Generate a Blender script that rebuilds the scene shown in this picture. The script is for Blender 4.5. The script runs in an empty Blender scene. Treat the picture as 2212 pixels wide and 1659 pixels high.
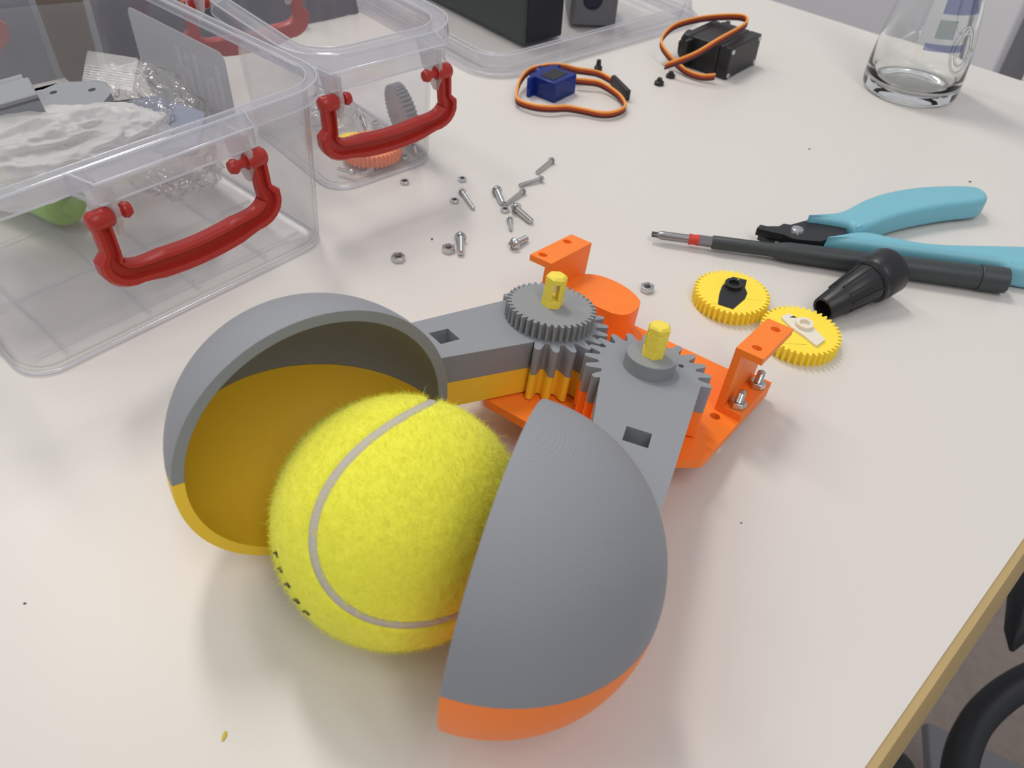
import bpy, bmesh, math, random
from mathutils import Vector, Matrix
from mathutils.geometry import tessellate_polygon
random.seed(7)
S = 0.001                                   # all measures below are millimetres
PI = math.pi
C = bpy.context.scene.collection
sc = bpy.context.scene

# ------------------------------------------------------------------ camera
cd = bpy.data.cameras.new('camera'); cam = bpy.data.objects.new('camera', cd); C.objects.link(cam)
cd.sensor_fit = 'HORIZONTAL'; cd.sensor_width = 36; cd.lens = 36 * 1750 / 2212
cd.clip_start = 0.01; cd.clip_end = 30
r_, u_, f_ = Vector((.99838, .03893, .04142)), Vector((-.05684, .6837, .72754)), Vector((0, .72872, -.68481))
m = Matrix((( r_.x, u_.x, -f_.x, 0), (r_.y, u_.y, -f_.y, 0), (r_.z, u_.z, -f_.z, .20807), (0, 0, 0, 1)))
cam.matrix_world = m
cd.dof.use_dof = True; cd.dof.focus_distance = .285; cd.dof.aperture_fstop = 24
sc.camera = cam

# ------------------------------------------------------------------ world, lights, exposure
w = bpy.data.worlds.new('world'); sc.world = w; w.use_nodes = True
w.node_tree.nodes['Background'].inputs[0].default_value = (.93, .94, 1.0, 1)
w.node_tree.nodes['Background'].inputs[1].default_value = .52
sc.view_settings.view_transform = 'Standard'; sc.view_settings.look = 'None'
sc.view_settings.exposure = -.13; sc.view_settings.gamma = 1
sc.cycles.transparent_max_bounces = 40; sc.cycles.max_bounces = 14; sc.cycles.transmission_bounces = 12
sc.cycles.sample_clamp_indirect = 8; sc.cycles.use_denoising = True

def area(name, loc, aim, sx, sy, power, col):
    l = bpy.data.lights.new(name, 'AREA'); l.shape = 'RECTANGLE'; l.size = sx; l.size_y = sy; l.energy = power; l.color = col
    o = bpy.data.objects.new(name, l); C.objects.link(o); o.location = loc
    o.rotation_euler = (Vector(aim) - Vector(loc)).to_track_quat('-Z', 'Y').to_euler()
    return o
area('ceiling_or_fill_lamp', (-1.25, 1.35, 1.75), (-.9, .9, 0), .28, 1.2, 10, (1, .94, .87))
area('ceiling_or_fill_lamp', (-.35, 1.15, 1.7), (-.1, .3, 0), .2, .5, 13, (1, .94, .87))
area('ceiling_or_fill_lamp', (-1.4, -.3, 1.75), (-.9, -.1, 0), .28, 1.3, 4, (1, .95, .9))
area('ceiling_or_fill_lamp', (.55, -.75, 1.75), (.2, .0, 0), .28, 1.2, 10, (1, .95, .9))  # fill panel added front right to brighten the sides facing the camera

# ------------------------------------------------------------------ materials
def nt(name):
    mt = bpy.data.materials.new(name); mt.use_nodes = True
    return mt, mt.node_tree.nodes, mt.node_tree.links
def mat(name, col, rough=.5, metal=0, spec=.5, bump=None, trans=0, ior=1.45, sss=0, sheen=0, coat=0, vary=0):
    mt, N, L = nt(name); b = N['Principled BSDF']
    b.inputs['Base Color'].default_value = (*col, 1); b.inputs['Roughness'].default_value = rough
    b.inputs['Metallic'].default_value = metal; b.inputs['Specular IOR Level'].default_value = spec
    b.inputs['Transmission Weight'].default_value = trans; b.inputs['IOR'].default_value = ior
    b.inputs['Coat Weight'].default_value = coat; b.inputs['Sheen Weight'].default_value = sheen
    if sss:
        b.inputs['Subsurface Weight'].default_value = sss; b.inputs['Subsurface Scale'].default_value = .003
    tc = N.new('ShaderNodeTexCoord')
    if bump:
        kind, scale, dist = bump
        if kind == 'layers':            # printing layers along local z
            t = N.new('ShaderNodeTexWave'); t.wave_type = 'BANDS'; t.bands_direction = 'Z'; t.inputs['Scale'].default_value = scale
            t.inputs['Distortion'].default_value = .15; t.inputs['Detail'].default_value = 1; out = t.outputs['Fac']
        else:
            t = N.new('ShaderNodeTexNoise'); t.inputs['Scale'].default_value = scale; t.inputs['Detail'].default_value = 3; out = t.outputs['Fac']
        L.new(tc.outputs['Object'], t.inputs['Vector'])
        bp = N.new('ShaderNodeBump'); bp.inputs['Distance'].default_value = dist; bp.inputs['Strength'].default_value = 1
        L.new(out, bp.inputs['Height']); L.new(bp.outputs['Normal'], b.inputs['Normal'])
    if vary:
        n = N.new('ShaderNodeTexNoise'); n.inputs['Scale'].default_value = 60; n.inputs['Detail'].default_value = 4
        L.new(tc.outputs['Object'], n.inputs['Vector'])
        mx = N.new('ShaderNodeMix'); mx.data_type = 'RGBA'
        mx.inputs['A'].default_value = (*[c * (1 - vary) for c in col], 1); mx.inputs['B'].default_value = (*[min(1, c * (1 + vary)) for c in col], 1)
        L.new(n.outputs['Fac'], mx.inputs['Factor']); L.new(mx.outputs['Result'], b.inputs['Base Color'])
    return mt
def clear(name, tint=(.97, .97, .98), milk=.05, rough=.06, gloss=1.0, milkcol=(.85, .86, .9), bump=0, bscale=300, tl_mix=.5):
    mt, N, L = nt(name); N.remove(N['Principled BSDF']); out = N['Material Output']
    t = N.new('ShaderNodeBsdfTransparent'); t.inputs[0].default_value = (*tint, 1)
    g = N.new('ShaderNodeBsdfGlossy'); g.inputs['Roughness'].default_value = rough
    d = N.new('ShaderNodeBsdfDiffuse'); d.inputs[0].default_value = (*milkcol, 1)
    tl = N.new('ShaderNodeBsdfTranslucent'); tl.inputs[0].default_value = (*milkcol, 1)
    md = N.new('ShaderNodeMixShader'); md.inputs[0].default_value = tl_mix; L.new(d.outputs[0], md.inputs[1]); L.new(tl.outputs[0], md.inputs[2])
    m1 = N.new('ShaderNodeMixShader'); m1.inputs[0].default_value = milk; L.new(t.outputs[0], m1.inputs[1]); L.new(md.outputs[0], m1.inputs[2])
    # Schlick reflectance that is the same from both sides of the thin wall
    fr = N.new('ShaderNodeLayerWeight'); fr.inputs[0].default_value = .5
    pw = N.new('ShaderNodeMath'); pw.operation = 'POWER'; pw.inputs[1].default_value = 4.5; L.new(fr.outputs['Facing'], pw.inputs[0])
    mu = N.new('ShaderNodeMath'); mu.operation = 'MULTIPLY_ADD'; mu.use_clamp = True; L.new(pw.outputs[0], mu.inputs[0])
    mu.inputs[1].default_value = .7*min(gloss, 1.2); mu.inputs[2].default_value = .035*gloss
    m2 = N.new('ShaderNodeMixShader'); L.new(mu.outputs[0], m2.inputs[0]); L.new(m1.outputs[0], m2.inputs[1]); L.new(g.outputs[0], m2.inputs[2])
    if bump:
        tc = N.new('ShaderNodeTexCoord'); n = N.new('ShaderNodeTexNoise'); n.inputs['Scale'].default_value = bscale; n.inputs['Detail'].default_value = 2
        L.new(tc.outputs['Object'], n.inputs['Vector']); bp = N.new('ShaderNodeBump'); bp.inputs['Distance'].default_value = bump
        L.new(n.outputs['Fac'], bp.inputs['Height']); L.new(bp.outputs['Normal'], g.inputs['Normal']); L.new(bp.outputs['Normal'], fr.inputs['Normal'])
    L.new(m2.outputs[0], out.inputs[0]); return mt

GREY = mat('grey_print', (.285, .30, .325), .5, spec=.35, bump=('layers', 1400, .00005))
GREY2 = mat('grey_print_gear', (.285, .297, .31), .5, spec=.35, bump=('layers', 1400, .00005))
ORANGE = mat('orange_print', (1.0, .235, .026), .42, spec=.4, bump=('layers', 1400, .00002))
YEL = mat('golden_print', (.93, .62, .045), .42, spec=.4, bump=('layers', 1400, .00002))
PIN = mat('pin_print', (.93, .75, .09), .5, spec=.4, bump=('noise', 900, .0002))
YGEAR = mat('yellow_print', (1.0, .78, .075), .5, spec=.3)
TABLE = mat('table_laminate', (.70, .672, .635), .3, spec=.42, bump=('noise', 1800, .000016))
EDGE = mat('table_edge', (.52, .38, .17), .5, vary=.08)
FELT = mat('ball_felt', (.90, .89, .085), .95, spec=.05, sheen=.15, bump=('noise', 500, .00018), vary=.10)
FUZZ = mat('ball_fuzz', (.84, .83, .10), .9, spec=.05)
SEAM = mat('ball_seam', (.52, .49, .43), .7, bump=('noise', 800, .0001))
INK = mat('ink', (.03, .03, .035), .6)
RED = mat('red_plastic', (.43, .03, .022), .33, spec=.45)
BIN = clear('clear_plastic', milk=.06, tint=(.984, .984, .99), rough=.09, gloss=1.25, bump=.0002, bscale=60)
EDGE_LINE = clear('clear_plastic_bright_edge', milk=.45, tint=(.95, .96, .98), rough=.1, gloss=2.5, milkcol=(.93, .94, .98))  # whiter, glossier mix that paints bright edge lines onto the clear plastic
BINRIM = clear('clear_plastic_rim', milk=.19, tint=(.95, .955, .97), rough=.1, gloss=1.5)
FROST = clear('frosted_plastic', milk=.62, tint=(.93, .92, .93), rough=.35, gloss=.8, milkcol=(.8, .76, .76))
STEEL = mat('zinc_steel', (.60, .62, .62), .26, metal=1)
DSTEEL = mat('bit_steel', (.32, .32, .33), .35, metal=1)
BLACK = mat('black_plastic', (.018, .019, .022), .38, spec=.5)
BLACKM = mat('black_metal', (.02, .02, .023), .33, spec=.6)
DGREY = mat('dark_grey_plastic', (.045, .056, .058), .45)
BLUEH = mat('light_blue_grip', (.20, .50, .60), .38, spec=.4)
WHITEP = mat('white_nylon', (.85, .78, .66), .45, sss=.3)
GREEN = mat('green_plastic', (.24, .55, .05), .45)
BLUES = clear('blue_plastic', milk=.7, tint=(.12, .18, .7), rough=.15, milkcol=(.03, .075, .45))
WOR = mat('orange_wire', (.95, .36, .06), .45); WRD = mat('red_wire', (.45, .06, .025), .45); WBR = mat('brown_wire', (.09, .035, .025), .45)
CLOTH = mat('dark_grey_cloth', (.085, .085, .11), .85, bump=('noise', 500, .0004), vary=.15)
FLOORM = mat('floor_carpet', (.25, .21, .19), .8, bump=('noise', 60, .003), vary=.18)
WALLM = mat('wall_paint', (.72, .72, .75), .7); CABD = mat('cabinet_dark', (.30, .30, .31), .6); CABL = mat('cabinet_light', (.86, .86, .88), .55)
GOLD = mat('gold_contact', (.7, .45, .12), .3, metal=1)
BLUEP = mat('blue_grey_print', (.25, .28, .36), .5, spec=.5, bump=('noise', 1500, .0006))
BAGW = clear('white_bag', milk=.74, tint=(.97, .97, .97), rough=.4, gloss=.6, milkcol=(.97, .96, .94), bump=.002, bscale=60)
BAGC = clear('clear_bag', milk=.10, tint=(.96, .96, .96), rough=.07, gloss=3.0, milkcol=(.9, .88, .85), bump=.006, bscale=110)
SLEEVE = clear('clear_sleeve', milk=.07, tint=(.93, .93, .92), rough=.08, gloss=1.6)
BROWN = mat('brown_card', (.14, .105, .085), .7)
LABEL = clear('frosted_label', milk=.8, tint=(.9, .9, .92), rough=.4, gloss=.6, milkcol=(.70, .71, .74))
LPRINT = clear('label_print', milk=.5, tint=(.95, .95, .96), rough=.4, gloss=.5, milkcol=(.95, .95, .97))
CRUMB = mat('yellow_crumb', (.62, .50, .05), .7); DUST = mat('dust', (.12, .10, .09), .9)
PRINTB = mat('blue_print', (.08, .11, .34), .5)
BPRINT = clear('blue_print_faded', milk=.30, tint=(.88, .89, .96), rough=.3, gloss=.6, milkcol=(.16, .20, .50))

def glass():
    mt, N, L = nt('bottle_glass'); b = N['Principled BSDF']
    b.inputs['Base Color'].default_value = (.975, .99, .985, 1); b.inputs['Roughness'].default_value = .02
    b.inputs['Transmission Weight'].default_value = 1; b.inputs['IOR'].default_value = 1.45
    return mt
GLASS = glass()

# ------------------------------------------------------------------ mesh helpers (mm)
class MB:
    def __init__(s): s.v = []; s.f = []
    def add(s, vs, fs, M=None):
        n = len(s.v)
        s.v += [tuple(M @ Vector(v)) if M else tuple(v) for v in vs]; s.f += [tuple(i + n for i in f) for f in fs]; return s
    def box(s, x0, x1, y0, y1, z0, z1, M=None):
        return s.add([(x0,y0,z0),(x1,y0,z0),(x1,y1,z0),(x0,y1,z0),(x0,y0,z1),(x1,y0,z1),(x1,y1,z1),(x0,y1,z1)],
                     [(3,2,1,0),(4,5,6,7),(0,1,5,4),(1,2,6,5),(2,3,7,6),(3,0,4,7)], M)
    def prism(s, loops, z0, z1, M=None):
        """loops: outer CCW, then holes"""
        def ar(l): return sum(l[i][0]*l[(i+1)%len(l)][1]-l[(i+1)%len(l)][0]*l[i][1] for i in range(len(l)))
        loops = [list(l) for l in loops]
        if ar(loops[0]) < 0: loops[0].reverse()
        for i in range(1, len(loops)):
            if ar(loops[i]) > 0: loops[i].reverse()
        flat = [p for l in loops for p in l]; n = len(flat)
        tris = tessellate_polygon([[Vector((p[0], p[1], 0)) for p in l] for l in loops])
        fs = []
        for a, b, c in tris:
            A, B, D = flat[a], flat[b], flat[c]
            if (B[0]-A[0])*(D[1]-A[1])-(B[1]-A[1])*(D[0]-A[0]) < 0: b, c = c, b
            fs.append((a+n, b+n, c+n)); fs.append((c, b, a))
        k = 0
        for l in loops:
            m_ = len(l)
            for i in range(m_):
                j = (i+1) % m_; fs.append((k+i, k+j, k+j+n, k+i+n))
            k += m_
        return s.add([(p[0], p[1], z0) for p in flat]+[(p[0], p[1], z1) for p in flat], fs, M)
    def lathe(s, prof, seg=32, M=None, closed=False):
        """prof: (r,z) bottom to top, outside"""
        vs = []; fs = []; n = len(prof); ids = []
        pole = [not closed and r < 1e-6 for r, z in prof]
        for i in range(seg):
            a = 2*PI*i/seg; row = []
            for k, (r, z) in enumerate(prof):
                if pole[k] and i: row.append(ids[0][k]); continue
                row.append(len(vs)); vs.append((r*math.cos(a), r*math.sin(a), z))
            ids.append(row)
        for i in range(seg):
            j = (i+1) % seg
            for k in range(n if closed else n-1):
                l = (k+1) % n; f = []
                for q in (ids[i][k], ids[j][k], ids[j][l], ids[i][l]):
                    if q not in f: f.append(q)
                if len(f) > 2: fs.append(tuple(f))
        if not closed:
            if not pole[0]: fs.append(tuple(ids[i][0] for i in reversed(range(seg))))
            if not pole[-1]: fs.append(tuple(ids[i][n-1] for i in range(seg)))
        return s.add(vs, fs, M)
    def sweep(s, pts, sec, up=Vector((0,0,1)), scale=None, cap=True, M=None):
        """sec: (a,b) section polygon, a along side, b along up"""
        pts = [Vector(p) for p in pts]; vs = []; fs = []; n = len(sec)
        for i, p in enumerate(pts):
            t = (pts[min(i+1, len(pts)-1)] - pts[max(i-1, 0)]).normalized()
            sd = t.cross(up)
            if sd.length < 1e-4: sd = Vector((1, 0, 0))
            sd.normalize(); nu = sd.cross(t)
            sa, sb = scale[i] if scale else (1, 1)
            vs += [p + sd*a*sa + nu*b*sb for a, b in sec]
        for i in range(len(pts)-1):
            for k in range(n):
                l = (k+1) % n; fs.append((i*n+k, i*n+l, (i+1)*n+l, (i+1)*n+k))
        if cap: fs.append(tuple(reversed(range(n)))); fs.append(tuple((len(pts)-1)*n+k for k in range(n)))
        return s.add(vs, fs, M)
    def tube(s, pts, r, seg=8, M=None, up=Vector((0,0,1))):
        return s.sweep(pts, [(r*math.cos(2*PI*k/seg), r*math.sin(2*PI*k/seg)) for k in range(seg)], up, M=M)
    def ball(s, c, r, M=None, seg=16, sz=1):
        prof = [(r*math.sin(PI*k/8)+1e-9*(k in (0, 8)), -r*sz*math.cos(PI*k/8)) for k in range(9)]
        T = Matrix.Translation(c); return s.lathe([(max(a, 0), b) for a, b in prof], seg, (M @ T) if M else T)
    def build(s, name, material, parent=None, smooth=35, bevel=0, M=None, bseg=2, weld=False):
        me = bpy.data.meshes.new(name)
        me.from_pydata([((M @ Vector(v)) if M else Vector(v))*S for v in s.v], [], s.f); me.materials.append(material)
        bm = bmesh.new(); bm.from_mesh(me)
        if weld: bmesh.ops.remove_doubles(bm, verts=bm.verts, dist=1e-7)
        bmesh.ops.recalc_face_normals(bm, faces=bm.faces)
        if smooth is not None:
            for f in bm.faces: f.smooth = True
            for e in bm.edges:
                if len(e.link_faces) == 2 and e.calc_face_angle(0) > math.radians(smooth): e.smooth = False
        bm.to_mesh(me); bm.free()
        o = bpy.data.objects.new(name, me); C.objects.link(o)
        if parent: o.parent = parent
        if bevel:
            b = o.modifiers.new('bevel', 'BEVEL'); b.width = bevel*S; b.segments = bseg; b.limit_method = 'ANGLE'; b.angle_limit = math.radians(38)
            b.harden_normals = False
        return o

def tag(o, label=None, cat=None, group=None, kind=None):
    if label: o['label'] = label
    if cat: o['category'] = cat
    if group: o['group'] = group
    if kind: o['kind'] = kind
    return o
def thing(name, label, cat, loc=(0,0,0), rz=0, group=None, M=None):
    o = bpy.data.objects.new(name, None); C.objects.link(o); o.empty_display_size = .01
    if M is not None: o.matrix_world = M
    else: o.location = Vector(loc)*S; o.rotation_euler = (0, 0, rz)
    return tag(o, label, cat, group)
def copy_thing(root, label):
    r = root.copy(); C.objects.link(r); r['label'] = label
    for ch in list(root.children):
        c = ch.copy(); C.objects.link(c); c.parent = r
        for g in ch.children:
            d = g.copy(); C.objects.link(d); d.parent = c
    return r
def circ(cx, cy, r, n=20, a0=0): return [(cx+r*math.cos(a0+2*PI*i/n), cy+r*math.sin(a0+2*PI*i/n)) for i in range(n)]
def hexa(r, cx=0, cy=0, a0=0): return circ(cx, cy, r, 6, a0)
def catmull(pts, closed=False, n=6):
    P = [Vector(p) for p in pts]; out = []; m_ = len(P)
    for i in range(m_ if closed else m_-1):
        if closed: a, b, c, d = P[(i-1) % m_], P[i], P[(i+1) % m_], P[(i+2) % m_]
        else: a, b, c, d = P[max(i-1, 0)], P[i], P[i+1], P[min(i+2, m_-1)]
        for k in range(n):
            t = k/n; out.append(.5*((2*b)+(c-a)*t+(2*a-5*b+4*c-d)*t*t+(3*b-a-3*c+d)*t**3))
    if not closed: out.append(P[-1])
    return out
def roundpoly(pts, r, n=5):
    out = []; m_ = len(pts)
    for i in range(m_):
        p0, p, p1 = Vector(pts[i-1]), Vector(pts[i]), Vector(pts[(i+1) % m_])
        ri = r[i] if isinstance(r, (list, tuple)) else r
        if ri <= 0: out.append(tuple(p)); continue
        a = (p0-p).normalized(); b = (p1-p).normalized()
        ang = a.angle(b); d = min(ri/math.tan(ang/2), (p0-p).length*.49, (p1-p).length*.49)
        A = p+a*d; B = p+b*d
        for k in range(n+1):
            t = k/n; out.append(tuple((1-t)**2*A+2*t*(1-t)*p+t*t*B))
    return out
def rrect(x0, x1, y0, y1, r, n=6):
    out = []
    for cx, cy, a in ((x1-r, y0+r, -PI/2), (x1-r, y1-r, 0), (x0+r, y1-r, PI/2), (x0+r, y0+r, PI)):
        out += [(cx+r*math.cos(a+PI/2*k/n), cy+r*math.sin(a+PI/2*k/n)) for k in range(n+1)]
    return out
def inset(pl, d):
    out = []; n = len(pl)
    ar = sum(pl[i][0]*pl[(i+1) % n][1]-pl[(i+1) % n][0]*pl[i][1] for i in range(n))
    for i in range(n):
        a, b, c = Vector(pl[i-1]), Vector(pl[i]), Vector(pl[(i+1) % n])
        t = ((b-a).normalized()+(c-b).normalized()).normalized(); nn = Vector((-t.y, t.x))*(1 if ar > 0 else -1); far = [(Vector(q)-b).length for q in pl if (Vector(q)-b).length > .5 and (Vector(q)-b).normalized().dot(nn) > .55]
        out.append(tuple(b+nn*min(d, .4*min(far+[99]))))
    return out
def pillow(pl, z0, z1, r, rb, steps=6):
    """extruded outline with rounded upper and lower rims"""
    lv = []
    for k in range(steps+1):
        a = PI/2*k/steps; lv.append((rb*(1-math.sin(a)), z0+rb*(1-math.cos(a))))
    for k in range(steps+1):
        a = PI/2*k/steps; lv.append((r*(1-math.cos(a)), z1-r+r*math.sin(a)))
    mb = MB(); n = len(pl); vs = []; fs = []
    for d, z in lv: vs += [(p[0], p[1], z) for p in inset(pl, d)]
    for i in range(len(lv)-1):
        for k in range(n):
            l = (k+1) % n; fs.append((i*n+k, i*n+l, (i+1)*n+l, (i+1)*n+k))
    tr = tessellate_polygon([[Vector((p[0], p[1], 0)) for p in inset(pl, r)]]); o = (len(lv)-1)*n
    fs += [tuple(q+o for q in t_) for t_ in tr]
    return mb.add(vs, fs)
def gearout(teeth, ro, ri, ph=0, wt=.24, wr=.52, cx=0, cy=0):
    """smooth tooth outline; wt tip width share, wr root gap start"""
    out = []; p = 2*PI/teeth
    for k in range(teeth):
        a = ph+k*p
        for t, r in ((-.5, ri), (-.5+.5*(1-wr)*.7, ri+.04*(ro-ri)), (-wr/2, ri+.22*(ro-ri)), (-(wr+wt)/4-.01, ri+.62*(ro-ri)), (-wt/2, ri+.92*(ro-ri)), (-wt/4, ro),
                     (wt/4, ro), (wt/2, ri+.92*(ro-ri)), ((wr+wt)/4+.01, ri+.62*(ro-ri)), (wr/2, ri+.22*(ro-ri)), (.5-.5*(1-wr)*.7, ri+.04*(ro-ri))):
            out.append((cx+r*math.cos(a+t*p), cy+r*math.sin(a+t*p)))
    return out
def softgear(teeth, ro, ri, ph, cx, cy, skip):
    """rounded teeth; none inside the sector skip = (a0, a1) degrees, where the arm joins"""
    out = []; n = 16
    for k in range(teeth*n):
        t = k/n; a = ph+2*PI*t/teeth; d = math.degrees(ph+2*PI*round(t)/teeth) % 360
        f = .5+.5*math.tanh(1.7*math.cos(2*PI*t))/math.tanh(1.7)
        if skip[0] <= d <= skip[1] or skip[0] <= d+360 <= skip[1]: f = 0
        r = ri+(ro-ri)*f; out.append((cx+r*math.cos(a), cy+r*math.sin(a)))
    return out
def frame(px, py, az, z=0): return Matrix.Translation((px, py, z)) @ Matrix.Rotation(math.radians(az), 4, 'Z')

# ================================================================== SETTING
# floor, back wall, pieces of furniture beyond the table
MB().box(-2500, 3000, -1500, 3500, -760, -735).build('floor', FLOORM, smooth=None)['kind'] = 'structure'
BF = frame(720, 1450, -44)
wb = MB().box(-2200, 1900, 0, 40, -735, 300).build('wall_back', WALLM, smooth=None, M=BF); wb['kind'] = 'structure'

# table
TF = frame(167.6, 162.8, 46.3)
# local: x along near edge (to far corner), y away from the near edge (az 136)
t = thing('table', 'off-white laminate table with wood-coloured edge under all the parts', 'table', (0, 0, 0))
top = roundpoly([(-700, 0), (385, 0), (385, 1100), (-700, 1100)], [0, 12, 0, 0])
MB().prism([top], -22, 0).build('tabletop', TABLE, t, M=TF)
band = MB(); prof = [(0, -.4), (-2.4, -1.2), (-6.0, -16), (-6.0, -21), (-4, -22), (0, -22)]
pv = []
for x_ in (-700, 385): pv += [(x_, y_, z_) for y_, z_ in prof]
pn = len(prof); band.add(pv, [(k, (k+1) % pn, (k+1) % pn+pn, k+pn) for k in range(pn)]+[tuple(reversed(range(pn))), tuple(range(pn, 2*pn))])
band.build('edge_band', EDGE, t, M=TF)
for x_, y_ in ((335, 60), (-640, 60), (335, 1040)):
    MB().box(x_-25, x_+25, y_-25, y_+25, -735, -22).build('leg', CABL, t, M=TF, smooth=None, bevel=2)

# furniture seen past the table, upper right
cb = thing('cabinet', 'grey cabinet with dark gap standing behind the far table edge', 'cabinet', (0, 0, 0))
CF = frame(560, 900, -44)
MB().box(-1500, -142, 0, 120, -735, -50).build('side_panel', WALLM, cb, M=CF, smooth=None)
MB().box(-142, -45, -15, 120, -735, -40).build('door', CABL, cb, M=CF, smooth=None, bevel=2)
MB().box(-45, -14, 10, 120, -735, -40).build('gap_panel', CABD, cb, M=CF, smooth=None)
MB().box(-14, 620, -15, 120, -735, -40).build('door', CABL, cb, M=CF, smooth=None, bevel=2)

# ================================================================== GRIPPER
# gripper frame: x across (u), y towards the gears' back (v), z up; leaning back on the table
RG = Matrix(((.99305, .06642, .09715), (-.08059, .98538, .15011), (-.08576, -.15689, .98389)))
P_, V_ = Vector((.862, -.5075, 0)), Vector((.5075, .862, 0))
cu, cv, cz = RG @ P_, RG @ V_, RG @ Vector((0, 0, 1))
G4 = Matrix(((cu.x, cv.x, cz.x, .022423), (cu.y, cv.y, cz.y,   .199014), (cu.z, cv.z, cz.z, -.016345), (0, 0, 0, 1)))
def uv(x, y):
    x -= 25.5; y -= 232.85; return (x*.862-y*.5075, x*.5075+y*.862)
gr = thing('robot_gripper', 'grey, orange and yellow 3D-printed gripper with two hollow half-ball jaws and gears', 'gripper', M=G4)
H0 = 41.9; ZT = 51.9; ZL = 32.0; PT = 31.3
# base plate
oct_ = roundpoly([(47.3, 56), (-47.3, 56), (-47.3, -3), (-22, -29), (22, -29), (47.3, -3)], [1.5, 1.5, 6, 4, 4, 6])
plate = MB().prism([oct_, circ(39.6, 23, 1.9), circ(-39.6, 23, 1.9)], PT-3, PT)
plate.build('base_plate', ORANGE, gr, bevel=.25)
# servo housing
eg = [uv(*p) for p in ((17.3,295.7),(26.3,298.9),(35.5,294.9),(41.6,287.6),(43.5,280.9),(40.8,273.6),(37.3,269.6),(33.1,268.9),(30.1,270.2),(26.6,272),(20,275),(13.5,280),(10.5,288))]
MB().prism([[tuple(p) for p in catmull(eg, True, 5)]], PT, 44.4).build('servo_housing', ORANGE, gr, bevel=.3)
# brackets with bolts and nuts
def nut_mesh(r=3.15, h=2.4, hole=1.45):
    mb = MB(); o6 = hexa(r)
    mb.prism([o6, circ(0, 0, hole, 12)], 0, h); return mb
def thread(r, h, step=.5):
    prof = [(0, 0)]; z = 0
    while z < h-.6:
        prof += [(r-.22, z), (r, z+step*.5)]; z += step
    prof += [(r-.25, h-.5), (r-.6, h), (0, h)]
    return prof
for sg in (1, -1):
    f = lambda a, b: (min(a*sg, b*sg), max(a*sg, b*sg))
    mb = MB()
    hb = [(44.2*sg, 31, 1.6), (44.2*sg, 49, 1.6)]
    x0, x1 = f(37.5, 47.2)
    mb.prism([[(x0, 26.8), (x1, 26.8), (x1, 56), (x0, 56)]], PT, PT+2.6)
    mb.box(*f(37.5, 40.2), 26.8, 56, PT+2.5, 54.7)
    if sg > 0: hs = [uv(87.8, 254.5), uv(78.8, 239)]
    else: hs = [uv(11.8, 297.4), uv(3.1, 281.6)]
    x2, x3 = f(37.5, 47.4)
    mb.prism([[(x2, 26.8), (x3, 26.8), (x3, 56), (x2, 56)]]+[circ(h[0], h[1], 1.75, 16) for h in hs], 54.6, 57.2)
    br = mb.build('bracket', ORANGE, gr, bevel=.2)
    for (u0, v0) in ((43.7, 30.9), (43.9, 48.6)):
        n_ = nut_mesh().build('nut', STEEL, br, M=Matrix.Translation((u0*sg, v0, PT+2.6)) @ Matrix.Rotation(.3, 4, 'Z'), bevel=.25, smooth=20)
        MB().lathe(thread(1.5, 8.2), 20).build('bolt', STEEL, br, M=Matrix.Translation((u0*sg, v0, PT+1.2)), smooth=80)
        MB().lathe([(0, 0), (2.2, .1), (2.8, .8), (2.8, 2.1), (0, 2.1)], 20).build('bolt_head', STEEL, br, M=Matrix.Translation((u0*sg, v0, PT-5.1)))

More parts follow.
